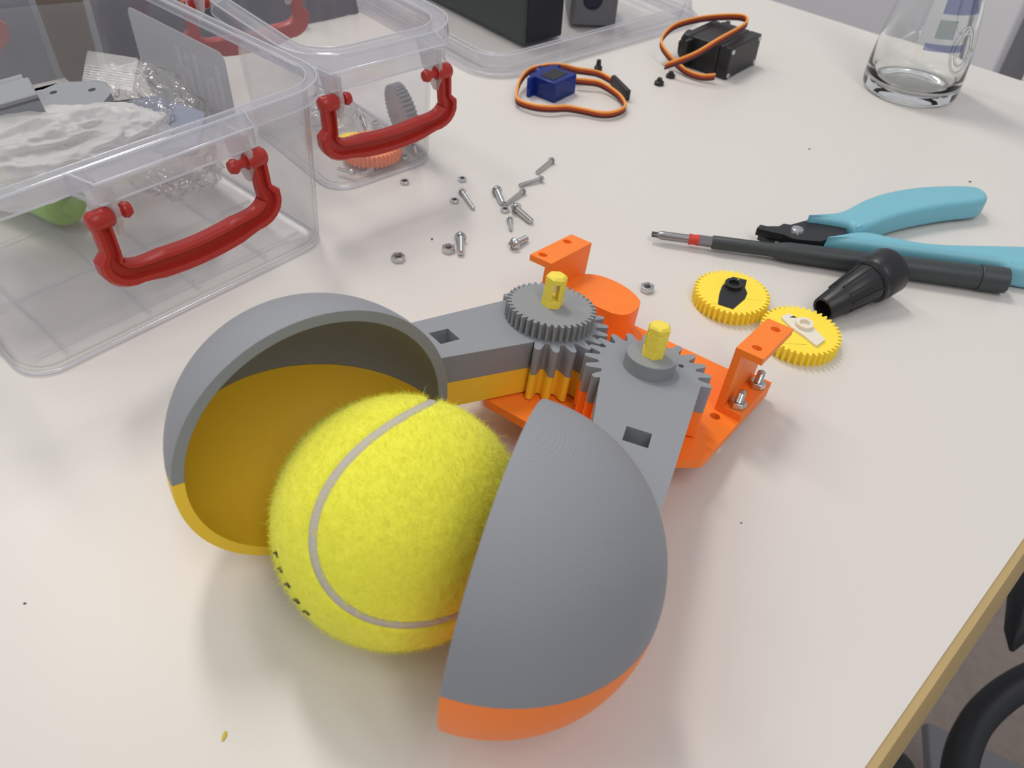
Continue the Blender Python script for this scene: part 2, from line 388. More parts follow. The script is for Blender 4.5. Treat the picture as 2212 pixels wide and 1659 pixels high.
# fingers
def lineint(p, a, q, b):
    d1 = Vector((math.cos(a), math.sin(a))); d2 = Vector((math.cos(b), math.sin(b)))
    p = Vector(p); q = Vector(q); c = d1.x*d2.y-d1.y*d2.x; t_ = ((q-p).x*d2.y-(q-p).y*d2.x)/c; return p+d1*t_
def hitcircle(p, ang, c, r):
    d = Vector((math.cos(ang), math.sin(ang))); o = Vector(p)-Vector(c); b = o.dot(d); k = o.length_squared-r*r
    return Vector(p)+d*(-b-math.sqrt(max(b*b-k, 0)))
def finger(g, shell, pts_out, az_out, pts_in, az_in, phase, slot, low, cupaz, side, pinslot, lowlabel):
    az_out = math.radians(az_out+30.5); az_in = math.radians(az_in+30.5)
    po, pi = uv(*pts_out), uv(*pts_in)
    a0 = po; a1 = hitcircle(po, az_out, shell, 38.6); b1 = hitcircle(pi, az_in, shell, 38.6); b0 = pi
    # pull the arm's root in under the gear disc
    sv = Vector(shell); arc = []
    for k in range(1, 8):
        q = Vector(a1)*(1-k/8)+Vector(b1)*(k/8)-sv; arc.append(tuple(sv+q.normalized()*38.6))
    arm = [tuple(a0), tuple(a1)]+arc+[tuple(b1), tuple(b0), tuple(Vector(g)+(Vector(b0)-Vector(g))*.6), tuple(Vector(g)+(Vector(a0)-Vector(g))*.6)]
    gear = softgear(21, 20.9, 16.2, math.radians(phase), g[0], g[1], (182, 288) if side < 0 else (243, 376))
    sl = [uv(*p) for p in slot]
    up = MB(); up.prism([arm, sl], H0, ZT+.03)
    sc_ = Vector((sum(p[0] for p in sl)/4, sum(p[1] for p in sl)/4)); up.prism([[tuple(sc_+(Vector(p)-sc_)*1.2) for p in sl]], H0+.3, H0+2.5)
    holes = []
    if side > 0: holes = [circ(*uv(53.4, 227.6), 1.0, 10)]
    up.prism([gear]+holes, H0, ZT)
    fu = up.build('finger', GREY, gr, bevel=.3, bseg=2)
    lo = MB(); lo.prism([arm], ZL, H0-.05); lo.prism([gear], ZL, H0-.05)
    fl = lo.build('lower_finger', low, gr, bevel=.3, bseg=2); fl['label'] = lowlabel
    # half-ball cups
    def cup(z_up):
        Ro, Ri = 40.7, 37.5; na, ne = 64, 26; mb = MB(); vs = []; fs = []
        base = math.radians(cupaz)
        def P(r, i, j):
            a = base+(PI*i/na)*side; e = (PI/2)*j/ne*(1 if z_up else -1)
            return (shell[0]+r*math.cos(e)*math.cos(a), shell[1]+r*math.cos(e)*math.sin(a), H0+r*math.sin(e)+(.04 if z_up else -.04))
        for r in (Ro, Ri):
            for i in range(na+1):
                for j in range(ne+1): vs.append(P(r, i, j))
        K = (na+1)*(ne+1); ix = lambda s_, i, j: s_*K+i*(ne+1)+j
        for i in range(na):
            for j in range(ne):
                fs.append((ix(0,i,j), ix(0,i+1,j), ix(0,i+1,j+1), ix(0,i,j+1))); fs.append((ix(1,i,j), ix(1,i,j+1), ix(1,i+1,j+1), ix(1,i+1,j)))
            fs.append((ix(0,i,0), ix(1,i,0), ix(1,i+1,0), ix(0,i+1,0)))
        for j in range(ne):
            fs.append((ix(0,0,j), ix(0,0,j+1), ix(1,0,j+1), ix(1,0,j))); fs.append((ix(0,na,j), ix(1,na,j), ix(1,na,j+1), ix(0,na,j+1)))
        return mb.add(vs, fs)
    cup(True).build('jaw_cup', GREY, fu, smooth=40, bevel=.9, weld=True, bseg=3)
    cup(False).build('jaw_cup', low, fl, smooth=40, bevel=.9, weld=True, bseg=3)
    # hexagonal pin
    zb = 57.9 if side < 0 else 57.1
    return fu, zb
gL, gR = uv(8.6, 242.8), uv(42.4, 222.9)
sL, sR = uv(-48.7, 171.4), uv(4.1, 139.4)
fuL, zbL = finger(gL, sL, (-7.6, 250.6), 222.7, (4.6, 226.2), 214.7, 36.5, [(-29, 220.3), (-23.6, 225.1), (-18.8, 220), (-24.2, 215.2)], YEL, 252.5, -1, True, 'golden yellow lower half of the finger')
fuR, zbR = finger(gR, sR, (59.8, 220.3), 255.4, (27, 216.4), 265.6, 34.5, [(34.7, 189.3), (42, 187.6), (40.6, 180.6), (33.2, 182.3)], ORANGE, 289.9, 1, False, 'orange lower half of the finger')
# drive gear on the left shaft
MB().prism([gearout(40, 15.4, 13.6, .05, .34, .64, *gL)], ZT+.05, 57.9).build('drive_gear', GREY2, gr, bevel=.1, bseg=1)
MB().lathe([(0, 0), (8.3, 0), (8.3, 5.0), (8.1, 5.2), (0, 5.2)], 64).build('collar', GREY2, gr, M=Matrix.Translation((*gR, ZT)))
def pin(g, z0, h, rot, slot):
    mb = MB(); n0, n1 = (2.6, 8.6)
    def rag(z, r): return [(p[0]*(1+random.uniform(-.02, .02)), p[1]*(1+random.uniform(-.02, .02)), z+random.uniform(-.12, .12)) for p in hexa(r)]
    hx = hexa(3.75)
    mb.prism([hx], -6, n0 if slot else n0)
    if slot:
        a = [(-3.75, 0), (-1.87, -3.25), (-.95, -3.25), (-.95, 3.25), (-1.87, 3.25)]
        b = [(3.75, 0), (1.87, 3.25), (.95, 3.25), (.95, -3.25), (1.87, -3.25)]
        mb.prism([a], n0, n1); mb.prism([b], n0, n1)
    else:
        b = [(3.75, 0), (1.87, 3.25), (-1.87, 3.25), (-3.75, 0), (-3.25, -.9), (-2.1, -.4), (-1.3, -1.7), (-2.4, -2.35), (-1.87, -3.25), (1.87, -3.25)]
        mb.prism([b], n0, n1)
    mb.prism([hx], n1, h-.9)
    base = [(p[0], p[1], h-.9) for p in hx]; topv = [(p[0]*.78+random.uniform(-.2, .2), p[1]*.78+random.uniform(-.2, .2), h+random.uniform(-.25, .2)) for p in hx]
    mb.add(base+topv+[(0, 0, h+.1)], [(i, (i+1) % 6, (i+1) % 6+6, i+6) for i in range(6)]+[(i+6, (i+1) % 6+6, 12) for i in range(6)])
    return mb.build('hexagonal_pin', PIN, gr, bevel=.25, M=Matrix.Translation((*g, z0)) @ Matrix.Rotation(rot, 4, 'Z'))
pin(gL, zbL, 11.3, math.radians(42), True)
pin(gR, zbR, 11.2, math.radians(.5), False)

# ================================================================== TENNIS BALL
BC = Vector((-27.48, 130.85, 33.5)); BR = 33.2
tb = thing('tennis_ball', 'yellow-green felt tennis ball resting between the two gripper jaws', 'ball', (BC.x, BC.y, 0))
BM = Matrix.Translation((0, 0, 33.5))
Rm = Matrix(((.4838, .2164, .848), (-.8749, .0938, .4751), (.0232, -.9718, .2347)))
def seamcurve(n):
    b = .1277; a = 1-b; c = 2*math.sqrt(a*b)
    return [(Rm @ Vector((a*math.cos(t_)+b*math.cos(3*t_), a*math.sin(t_)-b*math.sin(3*t_), c*math.sin(2*t_)))).normalized() for t_ in (2*PI*i/n for i in range(n))]
sc_pts = seamcurve(420)
bm = bmesh.new(); bmesh.ops.create_icosphere(bm, subdivisions=7, radius=1)
from mathutils.kdtree import KDTree
kd = KDTree(len(sc_pts))
for i, p in enumerate(sc_pts): kd.insert(p, i)
kd.balance()
from mathutils import noise as mnoise
for v in bm.verts:
    n = v.co.normalized(); d = kd.find(n)[2]*BR
    k = max(0, min(1, (d-1.0)/1.1)); k = k*k*(3-2*k)
    r = BR-1.0*(1-k)+.14*k*mnoise.noise(n*14)+.07*k*mnoise.noise(n*45)
    v.co = n*r
for f in bm.faces: f.smooth = True
me = bpy.data.meshes.new('felt_cover'); bm.to_mesh(me); bm.free(); me.materials.append(FELT)
me.transform(Matrix.Scale(S, 4)); me.transform(Matrix.Translation((0, 0, 33.5*S)))
fo = bpy.data.objects.new('felt_cover', me); C.objects.link(fo); fo.parent = tb
mb = MB(); vs = []; fs = []; n = len(sc_pts)
for i, p in enumerate(sc_pts):
    tg = (sc_pts[(i+1) % n]-sc_pts[i-1]).normalized(); sd = p.cross(tg).normalized()
    for w_, rr in ((-1.5, -.9), (-1.1, -.4), (0, -.25), (1.1, -.4), (1.5, -.9)): vs.append((p*(BR+rr)+sd*w_))
for i in range(n):
    j = (i+1) % n
    for k in range(4): fs.append((i*5+k, j*5+k, j*5+k+1, i*5+k+1))
mb.add(vs, fs, BM); so = mb.build('seam', SEAM, tb, smooth=80); so['label'] = 'light grey rubber seam'
# loose fibres of the felt: one uncountable part
mb = MB(); vs = []; fs = []
for i in range(42000):
    z = random.uniform(-1, 1); a = random.uniform(0, 2*PI); q = math.sqrt(1-z*z); p = Vector((q*math.cos(a), q*math.sin(a), z))
    if kd.find(p)[2]*BR < 1.5: continue
    long_ = random.random() < .008
    tg = p.cross(Vector((random.gauss(0, 1), random.gauss(0, 1), random.gauss(0, 1)))).normalized()
    L_ = random.uniform(1.2, 2.6) if not long_ else random.uniform(4, 8); lift = random.uniform(.2, .8) if not long_ else random.uniform(.4, .7)
    wd = random.uniform(.03, .055); sdv = p.cross(tg); k0 = len(vs); cur = p*(BR-.15); d = (tg+p*lift*1.6).normalized()
    for s_ in range(4):
        ww = wd*(1-s_/3.6); vs.append(cur+sdv*ww); vs.append(cur-sdv*ww)
        cur = cur+d*L_/3; d = (d-p*.33*(1 if s_ > 0 else .3)+sdv*random.uniform(-.5, .5)).normalized()
    for s_ in range(3): fs.append((k0+2*s_, k0+2*s_+1, k0+2*s_+3, k0+2*s_+2))
me = bpy.data.meshes.new('felt_fuzz'); me.from_pydata([(v+Vector((0, 0, 33.5)))*S for v in vs], [], fs); me.materials.append(FUZZ)
fz = bpy.data.objects.new('felt_fuzz', me); C.objects.link(fz); fz.parent = tb; fz['kind'] = 'stuff'
# printed letters on the left flank, seen almost edge-on
mb = MB(); dirs = [(-.83,-.52,.19), (-.79,-.6,.115), (-.73,-.68,.04), (-.66,-.75,-.05), (-.59,-.8,-.12)]
for k, d in enumerate(dirs):
    d = Vector(d).normalized(); nx = Vector(dirs[min(k+1, 4)])-Vector(dirs[max(k-1, 0)]); sd = (nx-nx.dot(d)*d).normalized(); up = d.cross(sd)
    for (a0, a1, b0, b1) in ((-.7, -.2, -1.5, 1.5), (-.2, .7, .9, 1.5), (-.2, .6, -.3, .25))[:3 if k % 2 else 2]:
        mb.add([d*(BR+.42)+sd*x_+up*y_ for x_, y_ in ((a0,b0),(a1,b0),(a1,b1),(a0,b1))]+[d*(BR-.3)+sd*x_+up*y_ for x_, y_ in ((a0,b0),(a1,b0),(a1,b1),(a0,b1))],
               [(0,1,2,3),(7,6,5,4),(0,4,5,1),(1,5,6,2),(2,6,7,3),(3,7,4,0)], BM)
mb.build('printed_letters', INK, tb)

# ================================================================== CLEAR BINS
def rring(x0, x1, y0, y1, off, r): return rrect(x0-off, x1+off, y0-off, y1+off, max(r+off, 1.5), 7)
def loft(rings, M=None, closed=True):
    mb = MB(); n = len(rings[0][0]); vs = []
    for ring, z in rings: vs += [(p[0], p[1], z) for p in ring]
    fs = []
    m_ = len(rings)
    for i in range(m_-1):
        for k in range(n):
            l = (k+1) % n; fs.append((i*n+k, i*n+l, (i+1)*n+l, (i+1)*n+k))
    fs.append(tuple(reversed(range(n)))); fs.append(tuple((m_-1)*n+k for k in range(n)))
    return mb.add(vs, fs)
def make_bin(name, label, o, az, x0, x1, D, H, hx0, hx1, lipo, ribs, swing, hy=24):
    t = thing(name, label, 'storage box', (o[0], o[1], 0), math.radians(az), 'clear storage boxes with red handles')
    R = 14; HY = hy
    outer = [(rring(x0+6, x1-6, 6, D-6, 0, R-6), 0), (rring(x0, x1, 0, D, -2, R), .8), (rring(x0, x1, 0, D, 0, R), 4), (rring(x0, x1, 0, D, 3.6, R), H-3)]
    inner = [(rring(x0, x1, 0, D, 2.4, R), H-3), (rring(x0, x1, 0, D, -1.2, R), 5), (rring(x0, x1, 0, D, -3, R), 2.2), (rring(x0+6, x1-6, 6, D-6, 0, R-6), 1.4)]
    loft(outer+inner).build('bin_body', BIN, t, smooth=50)
    # rolled rim: step, shelf, drop lip
    a = 2.6
    rim = [(a, H-3), (a, H-.3), (a+.4, H), (lipo-.6, H), (lipo, H-.6), (lipo+.3, H-6.6), (lipo-.7, H-6.6), (lipo-1, H-1.3), (a+1.2, H-1.3), (a+1.0, H-3)]
    mb = MB(); n = None; vs = []; rings = [rring(x0, x1, 0, D, off, R) for off, z in rim]; n = len(rings[0])
    for (off, z), rg in zip(rim, rings): vs += [(p[0], p[1], z) for p in rg]
    fs = []
    for i in range(len(rim)):
        i2 = (i+1) % len(rim)
        for k in range(n):
            l = (k+1) % n; fs.append((i*n+k, i*n+l, i2*n+l, i2*n+k))
    mb.add(vs, fs).build('rim', BINRIM, t, smooth=50)
    for s_, yb in ((1, 0), (-1, D)):
        Mi = Matrix.Identity(4) if s_ == 1 else Matrix.Translation((x0+x1, D, 0)) @ Matrix.Rotation(PI, 4, 'Z')
        if s_ == -1: Mi = Matrix.Translation((hx0+hx1, D, 0)) @ Matrix.Rotation(PI, 4, 'Z')
        # ledge pushed out between the two hinges
        mb = MB(); e = lipo-.5
        mb.prism([roundpoly([(hx0+1, -e), (hx1+2, -e), (hx1-3, -HY), (hx0+5, -HY)], [0, 0, 4, 4])], H-1.2, H)
        sk = roundpoly([(hx0+1, -e), (hx0+4, -HY+.4), (hx1-3, -HY+.4), (hx1+2, -e)], [0, 4, 4, 0])
        mb.sweep([Vector((p[0], p[1], H-4.2)) for p in sk], [(-.5, -3), (.5, -3), (.5, 3), (-.5, 3)])
        lg = mb.build('ledge', BINRIM, t, M=Mi, smooth=30)
        for xx in (hx0+8.5, hx1-6.5):
            fin = [(.2-HY, H-2), (17-HY, H-2), (13-HY, H-12), (4.5-HY, H-20.5), (2-HY, H-20.5), (-1-HY, H-14)]
            Fm = Mi @ Matrix(((0, 0, 1, xx), (1, 0, 0, 0), (0, 1, 0, 0), (0, 0, 0, 1)))
            MB().prism([fin], -.9, .9).build('hinge_tab', FROST, lg, M=Fm, smooth=None)
        # red carrying handle hanging from its pins
        sw = Matrix.Translation((0, 2-HY, H-12.5)) @ Matrix.Rotation(math.radians(swing), 4, 'X') @ Matrix.Translation((0, HY-2, -(H-12.5)))
        zt = H-12.5; zb = H-35.5
        c0 = hx0+2.8; c1 = hx1-3.2
        mb = MB(); path = []; scl = []
        for k in range(4): path.append((c0, 2-HY, zt+1-k*4.2)); scl.append((.64, .8))
        for k in range(7):
            a_ = k/6*PI/2; path.append((c0+7-8.6*math.cos(a_), 2-HY, zb+8.2-7*math.sin(a_))); scl.append((.9+.12*math.sin(a_*2), 1))
        nb = 12
        for k in range(1, nb):
            f_k = k/nb; path.append((c0+7+(c1-c0-14)*f_k, 2-HY, zb+1.2-2.1*math.sin(PI*f_k))); scl.append((1.08 if .15 < f_k < .85 else .95, 1.05))
        for k in range(7):
            a_ = (1-k/6)*PI/2; path.append((c1-7+8.6*math.cos(a_), 2-HY, zb+8.2-7*math.sin(a_))); scl.append((.9+.12*math.sin(a_*2), 1))
        for k in range(4): path.append((c1, 2-HY, zt-11.6+k*4.2)); scl.append((.64, .8))
        # section: a across the strap in the handle plane, b through it; a groove runs along the front
        sec = [(-4.2, 3.0), (-4.8, 1.5), (-4.8, -2.0), (-3.8, -3.4), (-1.6, -3.5), (-1.0, -1.2), (1.9, -1.0), (2.6, -3.3), (3.8, -3.3), (4.6, -2.0), (4.6, 1.5), (3.6, 3.0)]
        mb.sweep(path, sec, Vector((0, 1, 0)), scl)
        hd = mb.build('handle', RED, t, M=Mi @ sw, smooth=32, bevel=.4)
        AX = Matrix(((0, 0, 1, 0), (1, 0, 0, 0), (0, 1, 0, 0), (0, 0, 0, 1)))
        for cx_, sd_ in ((c0, 1), (c1, -1)):
            prof = [(0, -3.9), (2.6, -3.6), (3.5, -2.6), (3.5, 3.6), (2.9, 4.4), (1.6, 4.4), (1.6, 8.0), (2.4, 8.1), (2.9, 9.2), (2.2, 11), (0, 11.4)]
            if sd_ < 0: prof = [(r, -z) for r, z in reversed(prof)]
            MB().lathe(prof, 18, Matrix.Translation((cx_, 2-HY, zt)) @ AX).build('hinge_pin', RED, hd, M=Mi @ sw, smooth=50)
        for pts in (([(hx0+1, -e+.3), (hx0+2.5, -e-2), (hx0+4.6, -HY+.2), (hx1-2.8, -HY+.2), (hx1+2, -e)]),):
            for zz in (H+.1, H-7.2):
                MB().tube([(p[0], p[1], zz) for p in pts], .42, 8).build('bright_edge_line', EDGE_LINE, lg, M=Mi, smooth=60)  # thin whitish tubes added as the ledge's bright edge lines
    for off, zz, rr in ((a+.8, H+.15, .4), (lipo, H-.2, .5), (lipo+.1, H-6.8, .45), (-1.2, 1.0, .9)):
        rg = rring(x0, x1, 0, D, off, R); rg.append(rg[0])
        MB().tube([(p[0], p[1], zz) for p in rg], rr, 8).build('bright_edge_line', EDGE_LINE, t, smooth=60)  # added tubes: edge highlights of rim and floor put into a whiter colour
    if ribs:
        mb = MB()
        for x_ in (x0+18, x0+52, (x0+x1)/2+6, x1-30): mb.box(x_-.5, x_+.5, 8, D-8, 1.3, 2.0)
        for y_ in (14, 52, 96, 140):
            if y_ < D-10: mb.box(x0+8, x1-8, y_-.5, y_+.5, 1.3, 2.0)
        mb.build('floor_rib', BINRIM, t, smooth=None)
    return t
B1 = (-88.9, 305.4); A1 = 50.3
bin1 = make_bin('storage_box', 'large open clear storage box at left with red handle, holding bags and a green tube', B1, A1, -131, 6, 190, 75, -98, -32, 7.5, True, -4, 20)
B2 = (-58.7, 377.9); A2 = 42
bin2 = make_bin('storage_box', 'small clear storage box behind the large one, with an orange gear inside', B2, A2, -45, 18.5, 90, 71, -58, 8, 11, False, 0, 26)
F1 = frame(B1[0], B1[1], A1); F2 = frame(B2[0], B2[1], A2)
def l1(x, y):   # world xy -> box frame
    v = F1.inverted() @ Vector((x, y, 0)); return v.x, v.y
# frosted label on the far side wall, its letters showing reversed
LBM = Matrix(((0, 0, 1, 3.2), (1, 0, 0, 0), (0, 1, 0, 0), (0, 0, 0, 1)))
lab = MB().prism([roundpoly([(58, 26), (138, 26), (138, 68), (58, 68)], 5)], -.15, .1).build('wall_label', LABEL, bin1, M=Matrix(((1,0,0,0),(0,1,0,0),(0,0,1,0),(0,0,0,1))) @ LBM, smooth=None)
lab['label'] = 'frosted label with reversed letters'
mb = MB()
for (a, b, c, d) in ((64,67,36,60),(70,73,36,50),(70,78,50,53),(75,78,36,53),(70,78,36,39),(82,85,36,60),(89,92,36,52),(89,92,55,58),(96,99,36,60),(93,102,48,51),
                     (64,67,28,34),(70,73,28,34),(76,84,28,30),(88,96,28,31)):
    mb.box(a, b, c, d, -.45, -.2)
mb.build('label_print', LPRINT, lab, M=LBM, smooth=None)

# ================================================================== CONTENTS OF THE LARGE BOX
g = thing('green_tube', 'bright green plastic tube lying in the large clear box', 'tube', M=Matrix.Translation(Vector((-199, 306.5, 12.2))*S) @ Matrix.Rotation(math.radians(-28), 4, 'Z') @ Matrix.Rotation(PI/2, 4, 'Y'))
MB().lathe([(7.2, 0), (9.2, -1.5), (9.9, -4), (10.2, -50), (9, -52), (0, -52), (0, -8), (7.2, -8)], 36, closed=False).build('barrel', GREEN, g, smooth=40)
MB().lathe([(0, -8), (5.2, -8), (4.6, 0), (3.6, 2.6), (0, 3.2)], 28).build('tip_plug', GREEN, g)
def rotprism(name, label, cat, poly, th, loc, rz, tilt, ax, mt, bev=.4, holes=()):
    M4 = Matrix.Translation(Vector(loc)*S) @ Matrix.Rotation(math.radians(rz), 4, 'Z') @ Matrix.Rotation(math.radians(tilt), 4, ax)
    t = thing(name, label, cat, M=M4)
    MB().prism([poly]+list(holes), -th/2, th/2).build('plate', mt, t, bevel=bev)
    return t
gp = rotprism('printed_bracket', 'grey printed plate with three holes and a box-shaped clamp on top', 'bracket', roundpoly([(-60, -20), (-10, -24), (6, -2), (6, 12), (-10, 22), (-60, 26)], 2), 4,
              (-178, 318, 57), 35, -6, 'Y', GREY, holes=[circ(0, 6, 1.6, 14), circ(-14, 14, 1.6, 14), circ(-23, 16, 1.6, 14)])
mb = MB(); mb.box(-36, -20, -18, -15, 2, 15); mb.box(-36, -20, -3, 0, 2, 15); mb.box(-36, -20, -18, 0, 13, 16); mb.box(-50, -36, -18, 8, 2, 11)
mb.build('clamp', GREY, gp, bevel=.5)
mb = MB(); mb.sweep([(-58, 14, 7), (-22, 14, 7)], [(5*math.cos(2*PI*k/14), 5*math.sin(2*PI*k/14)) for k in range(14)]); mb.build('barrel', GREY, gp)
bpz = rotprism('printed_plate', 'blue-grey speckled printed plate with a slot, under the white bag', 'printed part', roundpoly([(-46, -16), (24, -24), (34, -2), (18, 18), (-46, 22)], 4), 5, (-168, 312, 47), 32, 7, 'X', BLUEP,
               holes=[roundpoly([(-20, -6), (-6, -7), (-6, -3), (-20, -2)], .8)])
def blob(name, label, cat, loc, sx, sy, sz, mt, seed, amp, freq, sharp=False, sub=5, rz=0):
    bm = bmesh.new(); bmesh.ops.create_icosphere(bm, subdivisions=sub, radius=1)
    for v in bm.verts:
        n = v.co.normalized(); q = n*freq+Vector((seed, 0, seed*2))
        d = mnoise.noise(q)
        d2 = 1-2*abs(mnoise.noise(q*1.9+Vector((5, 5, 5)))); d3 = 1-2*abs(mnoise.noise(q*4.3))
        r = 1+amp*(d+.45*d2+.22*d3 if sharp else d)
        p = n*r; p = Vector((p.x*sx, p.y*sy, p.z*sz)); p.z = max(p.z, -sz*.9+.1*sz*d); v.co = p*S
    for f in bm.faces: f.smooth = not sharp or True
    me = bpy.data.meshes.new(name); bm.to_mesh(me); bm.free(); me.materials.append(mt)
    o = bpy.data.objects.new(name, me); C.objects.link(o); o.location = Vector(loc)*S; o.rotation_euler = (0, 0, math.radians(rz))
    return tag(o, label, cat)
blob('plastic_bag', 'crumpled thin white plastic bag at the front of the large box', 'bag', (-186, 284, 50), 40, 21, 13, BAGW, 3.1, .30, 1.5, True, 6, 40)
blob('zip_bag', 'crinkled clear zip bag with bright glints, against the box label', 'bag', (-171, 343, 31), 19, 37, 26, BAGC, 8.3, .26, 2.4, True, 5, 50)
o = rotprism('bag_closure', 'ribbed clear zip strip sticking up from the crinkled bag', 'bag', roundpoly([(-12, -7), (12, -7), (12, 7), (-12, 7)], 1), .5, (-177, 333, 63), -12, 48, 'X', SLEEVE, 0)
mb = MB()
for k in range(6): mb.box(-11.5, 11.5, -5+k*1.1, -4.6+k*1.1, .3, .6)
mb.build('ridge', BINRIM, o, smooth=None)
rotprism('clear_sleeve', 'clear flat plastic sleeve standing at the back left of the large box', 'sleeve', roundpoly([(-40, -26), (30, -26), (30, 26), (-40, 26)], 1), .6, (-232, 372, 46), 25, 62, 'X', SLEEVE, 0)
# brown rounded card in a clear pocket
bc = thing('brown_card', 'brown round-ended card in a clear pocket at the back of the large box', 'card', M=Matrix.Translation(Vector((-222, 392, 58))*S) @ Matrix.Rotation(math.radians(22), 4, 'Z') @ Matrix.Rotation(math.radians(66), 4, 'X'))
MB().prism([roundpoly([(-8, -26), (9, -26), (9, 48), (-14, 48)], [8, 8, 1, 1])], -.6, .6).build('card', BROWN, bc, smooth=None)
MB().prism([roundpoly([(-11, -29), (12, -29), (12, 50), (-17, 50)], [10, 10, 1, 1])], -1.2, -.8).build('pocket', SLEEVE, bc, smooth=None)

# dark cloth bag lying behind the boxes
bb = thing('fabric_bag', 'dark grey fabric bag lying on the table behind the clear boxes', 'bag', (-145, 577, 0), math.radians(41.5))
bm = bmesh.new(); bmesh.ops.create_grid(bm, x_segments=80, y_segments=30, size=.5)
for v in bm.verts:
    x_ = v.co.x*330-135; y_ = (v.co.y+.5)*210+2; e = min(1, (y_-2)/16)
    zz = 1+38*e*(1+.15*mnoise.noise(Vector((x_*.03, y_*.03, 0))))+3*mnoise.noise(Vector((x_*.02, y_*.09, 4)))
    if v.co.y < -.49: zz = 0.2; y_ += 1.6*mnoise.noise(Vector((x_*.25, 0, 1)))
    v.co = Vector((x_, y_, zz))*S
for f in bm.faces: f.smooth = True
me = bpy.data.meshes.new('bag_cloth'); bm.to_mesh(me); bm.free(); me.materials.append(CLOTH)
o = bpy.data.objects.new('bag_cloth', me); C.objects.link(o); o.parent = bb
mb = MB()
mb.box(-70, -35, 8, 90, 36, 41); mb.build('pocket_flap', mat('pale_cloth', (.32, .28, .36), .8), bb, smooth=None, bevel=1)
mb = MB(); mb.tube(catmull([(-14, 2, 12), (-12, 8, 38), (-8, 60, 44), (0, 140, 42)], n=6), 3, 10); mb.build('strap', mat('strap_cloth', (.12, .12, .13), .7), bb)

# ================================================================== CONTENTS OF THE SMALL BOX
def gear_thing(name, label, r, ri, th, teeth, mt, M, holes=()):
    t = thing(name, label, 'gear', M=M)
    MB().prism([gearout(teeth, r, ri, .02, .26, .6)]+list(holes), 0, th).build('toothed_wheel', mt, t, bevel=.12, bseg=1)
    return t
og = gear_thing('spur_gear', 'orange printed gear lying flat in the small clear box', 15.6, 13.9, 6, 40, ORANGE, Matrix.Translation(Vector((-79.6, 387.4, 2.5))*S))
MB().lathe([(0, 6), (3, 6), (3, 6.4), (0, 6.4)], 20).build('hub', ORANGE, og)
gg = gear_thing('spur_gear', 'grey printed gear standing on edge inside the small clear box', 15.6, 13.9, 6, 40, GREY,
                Matrix.Translation(Vector((-67.5, 399.8, 18.8))*S) @ Matrix.Rotation(math.radians(32), 4, 'Z') @ Matrix.Rotation(math.radians(83), 4, 'Y'))
MB().lathe([(0, 6), (3, 6), (3, 6.4), (0, 6.4)], 20).build('hub', GREY, gg)
blob('zip_bag', 'small clear zip bag lying at the left of the small box', 'bag', (-107, 416, 11), 15, 13, 9, BAGC, 4.4, .22, 1.8, True, 4, 42)
blob('printed_scrap', 'pale yellow printed scrap beside the zip bag in the small box', 'printed part', (-93, 402, 4.2), 7, 4, 2.2, YGEAR, 1.4, .2, 1.5, False, 3, 20)

# ================================================================== SCREWS AND NUTS
def screw(label, head, tip, r, rh, group=None, z0=0, pan=True):
    a = Vector((*head, z0+rh*.92)); b = Vector((*tip, z0+r+.05)); d = (b-a); L_ = d.length
    q = d.to_track_quat('Z', 'Y').to_matrix().to_4x4()
    t = thing('machine_screw', label, 'screw', M=Matrix.Translation(a*S) @ q, group=group)
    hp = [(0, -rh*.95), (rh*.35, -rh*.9), (rh*.75, -rh*.65), (rh, -rh*.2), (rh, 0), (0, 0)]
    MB().lathe(hp, 20).build('screw_head', STEEL, t, smooth=45)
    mb = MB(); k = rh*.62
    mb.box(-k, k, -rh*.13, rh*.13, -rh*.99, -rh*.72); mb.box(-rh*.13, rh*.13, -k, k, -rh*.985, -rh*.72)
    mb.build('cross_recess', DSTEEL, t, smooth=None)
    MB().lathe(thread(r, L_, .45 if r > 1.2 else .38), 16).build('threaded_shank', STEEL, t, smooth=80)
    return t
screw('long thin screw farthest back on the table, near the micro servo', (14, 393.1), (6.4, 380.5), 1.0, 1.9)
screw('long thin screw pointing left, second from the back of the scatter', (8.4, 373.2), (-2.3, 366.6), 1.0, 1.9)
screw('thin screw leaning across the thick one in the middle of the scatter', (-.3, 359.6), (-8.0, 347.8), 1.0, 1.9)
screw('thin screw beside a small nut, left of the scattered cluster', (-29.9, 355.8), (-23.2, 342), 1.0, 1.9)
screw('thick short screw upright-looking, its head behind the small nut', (-12.8, 357.5), (-9.6, 347.6), 1.5, 2.7)
screw('thick bright screw with round head, right of the cluster', (-2.4, 341.8), (5.0, 332.6), 1.5, 2.8)
screw('tiny dark screw seen end to end below the cluster', (-5.4, 333), (-4.6, 325), .9, 1.7)
screw('screw showing its cross-slotted head beside the orange bracket', (-2.2, 312), (3.2, 318.5), 1.5, 2.8)
screw('thick screw pointing at the viewer beside a hex nut', (-27.3, 314), (-26.2, 302.5), 1.5, 2.8)
sg_ = 'loose thin screws inside the small clear box'
screw('thin screw at the back of the small box floor', (-91.6, 426.4), (-87.8, 416.3), .9, 1.7, sg_, 2.3)
screw('thin screw at the right front corner inside the small box', (-58.7, 395.5), (-57, 389.5), .9, 1.7, sg_, 2.3)
screw('thin screw at the left foot of the orange gear', (-86.2, 365.4), (-94.5, 369.3), .9, 1.7, sg_, 2.3)
screw('thin screw in front of the orange gear, inside the box', (-77.3, 368.8), (-82, 364.6), .8, 1.5, sg_, 2.3)
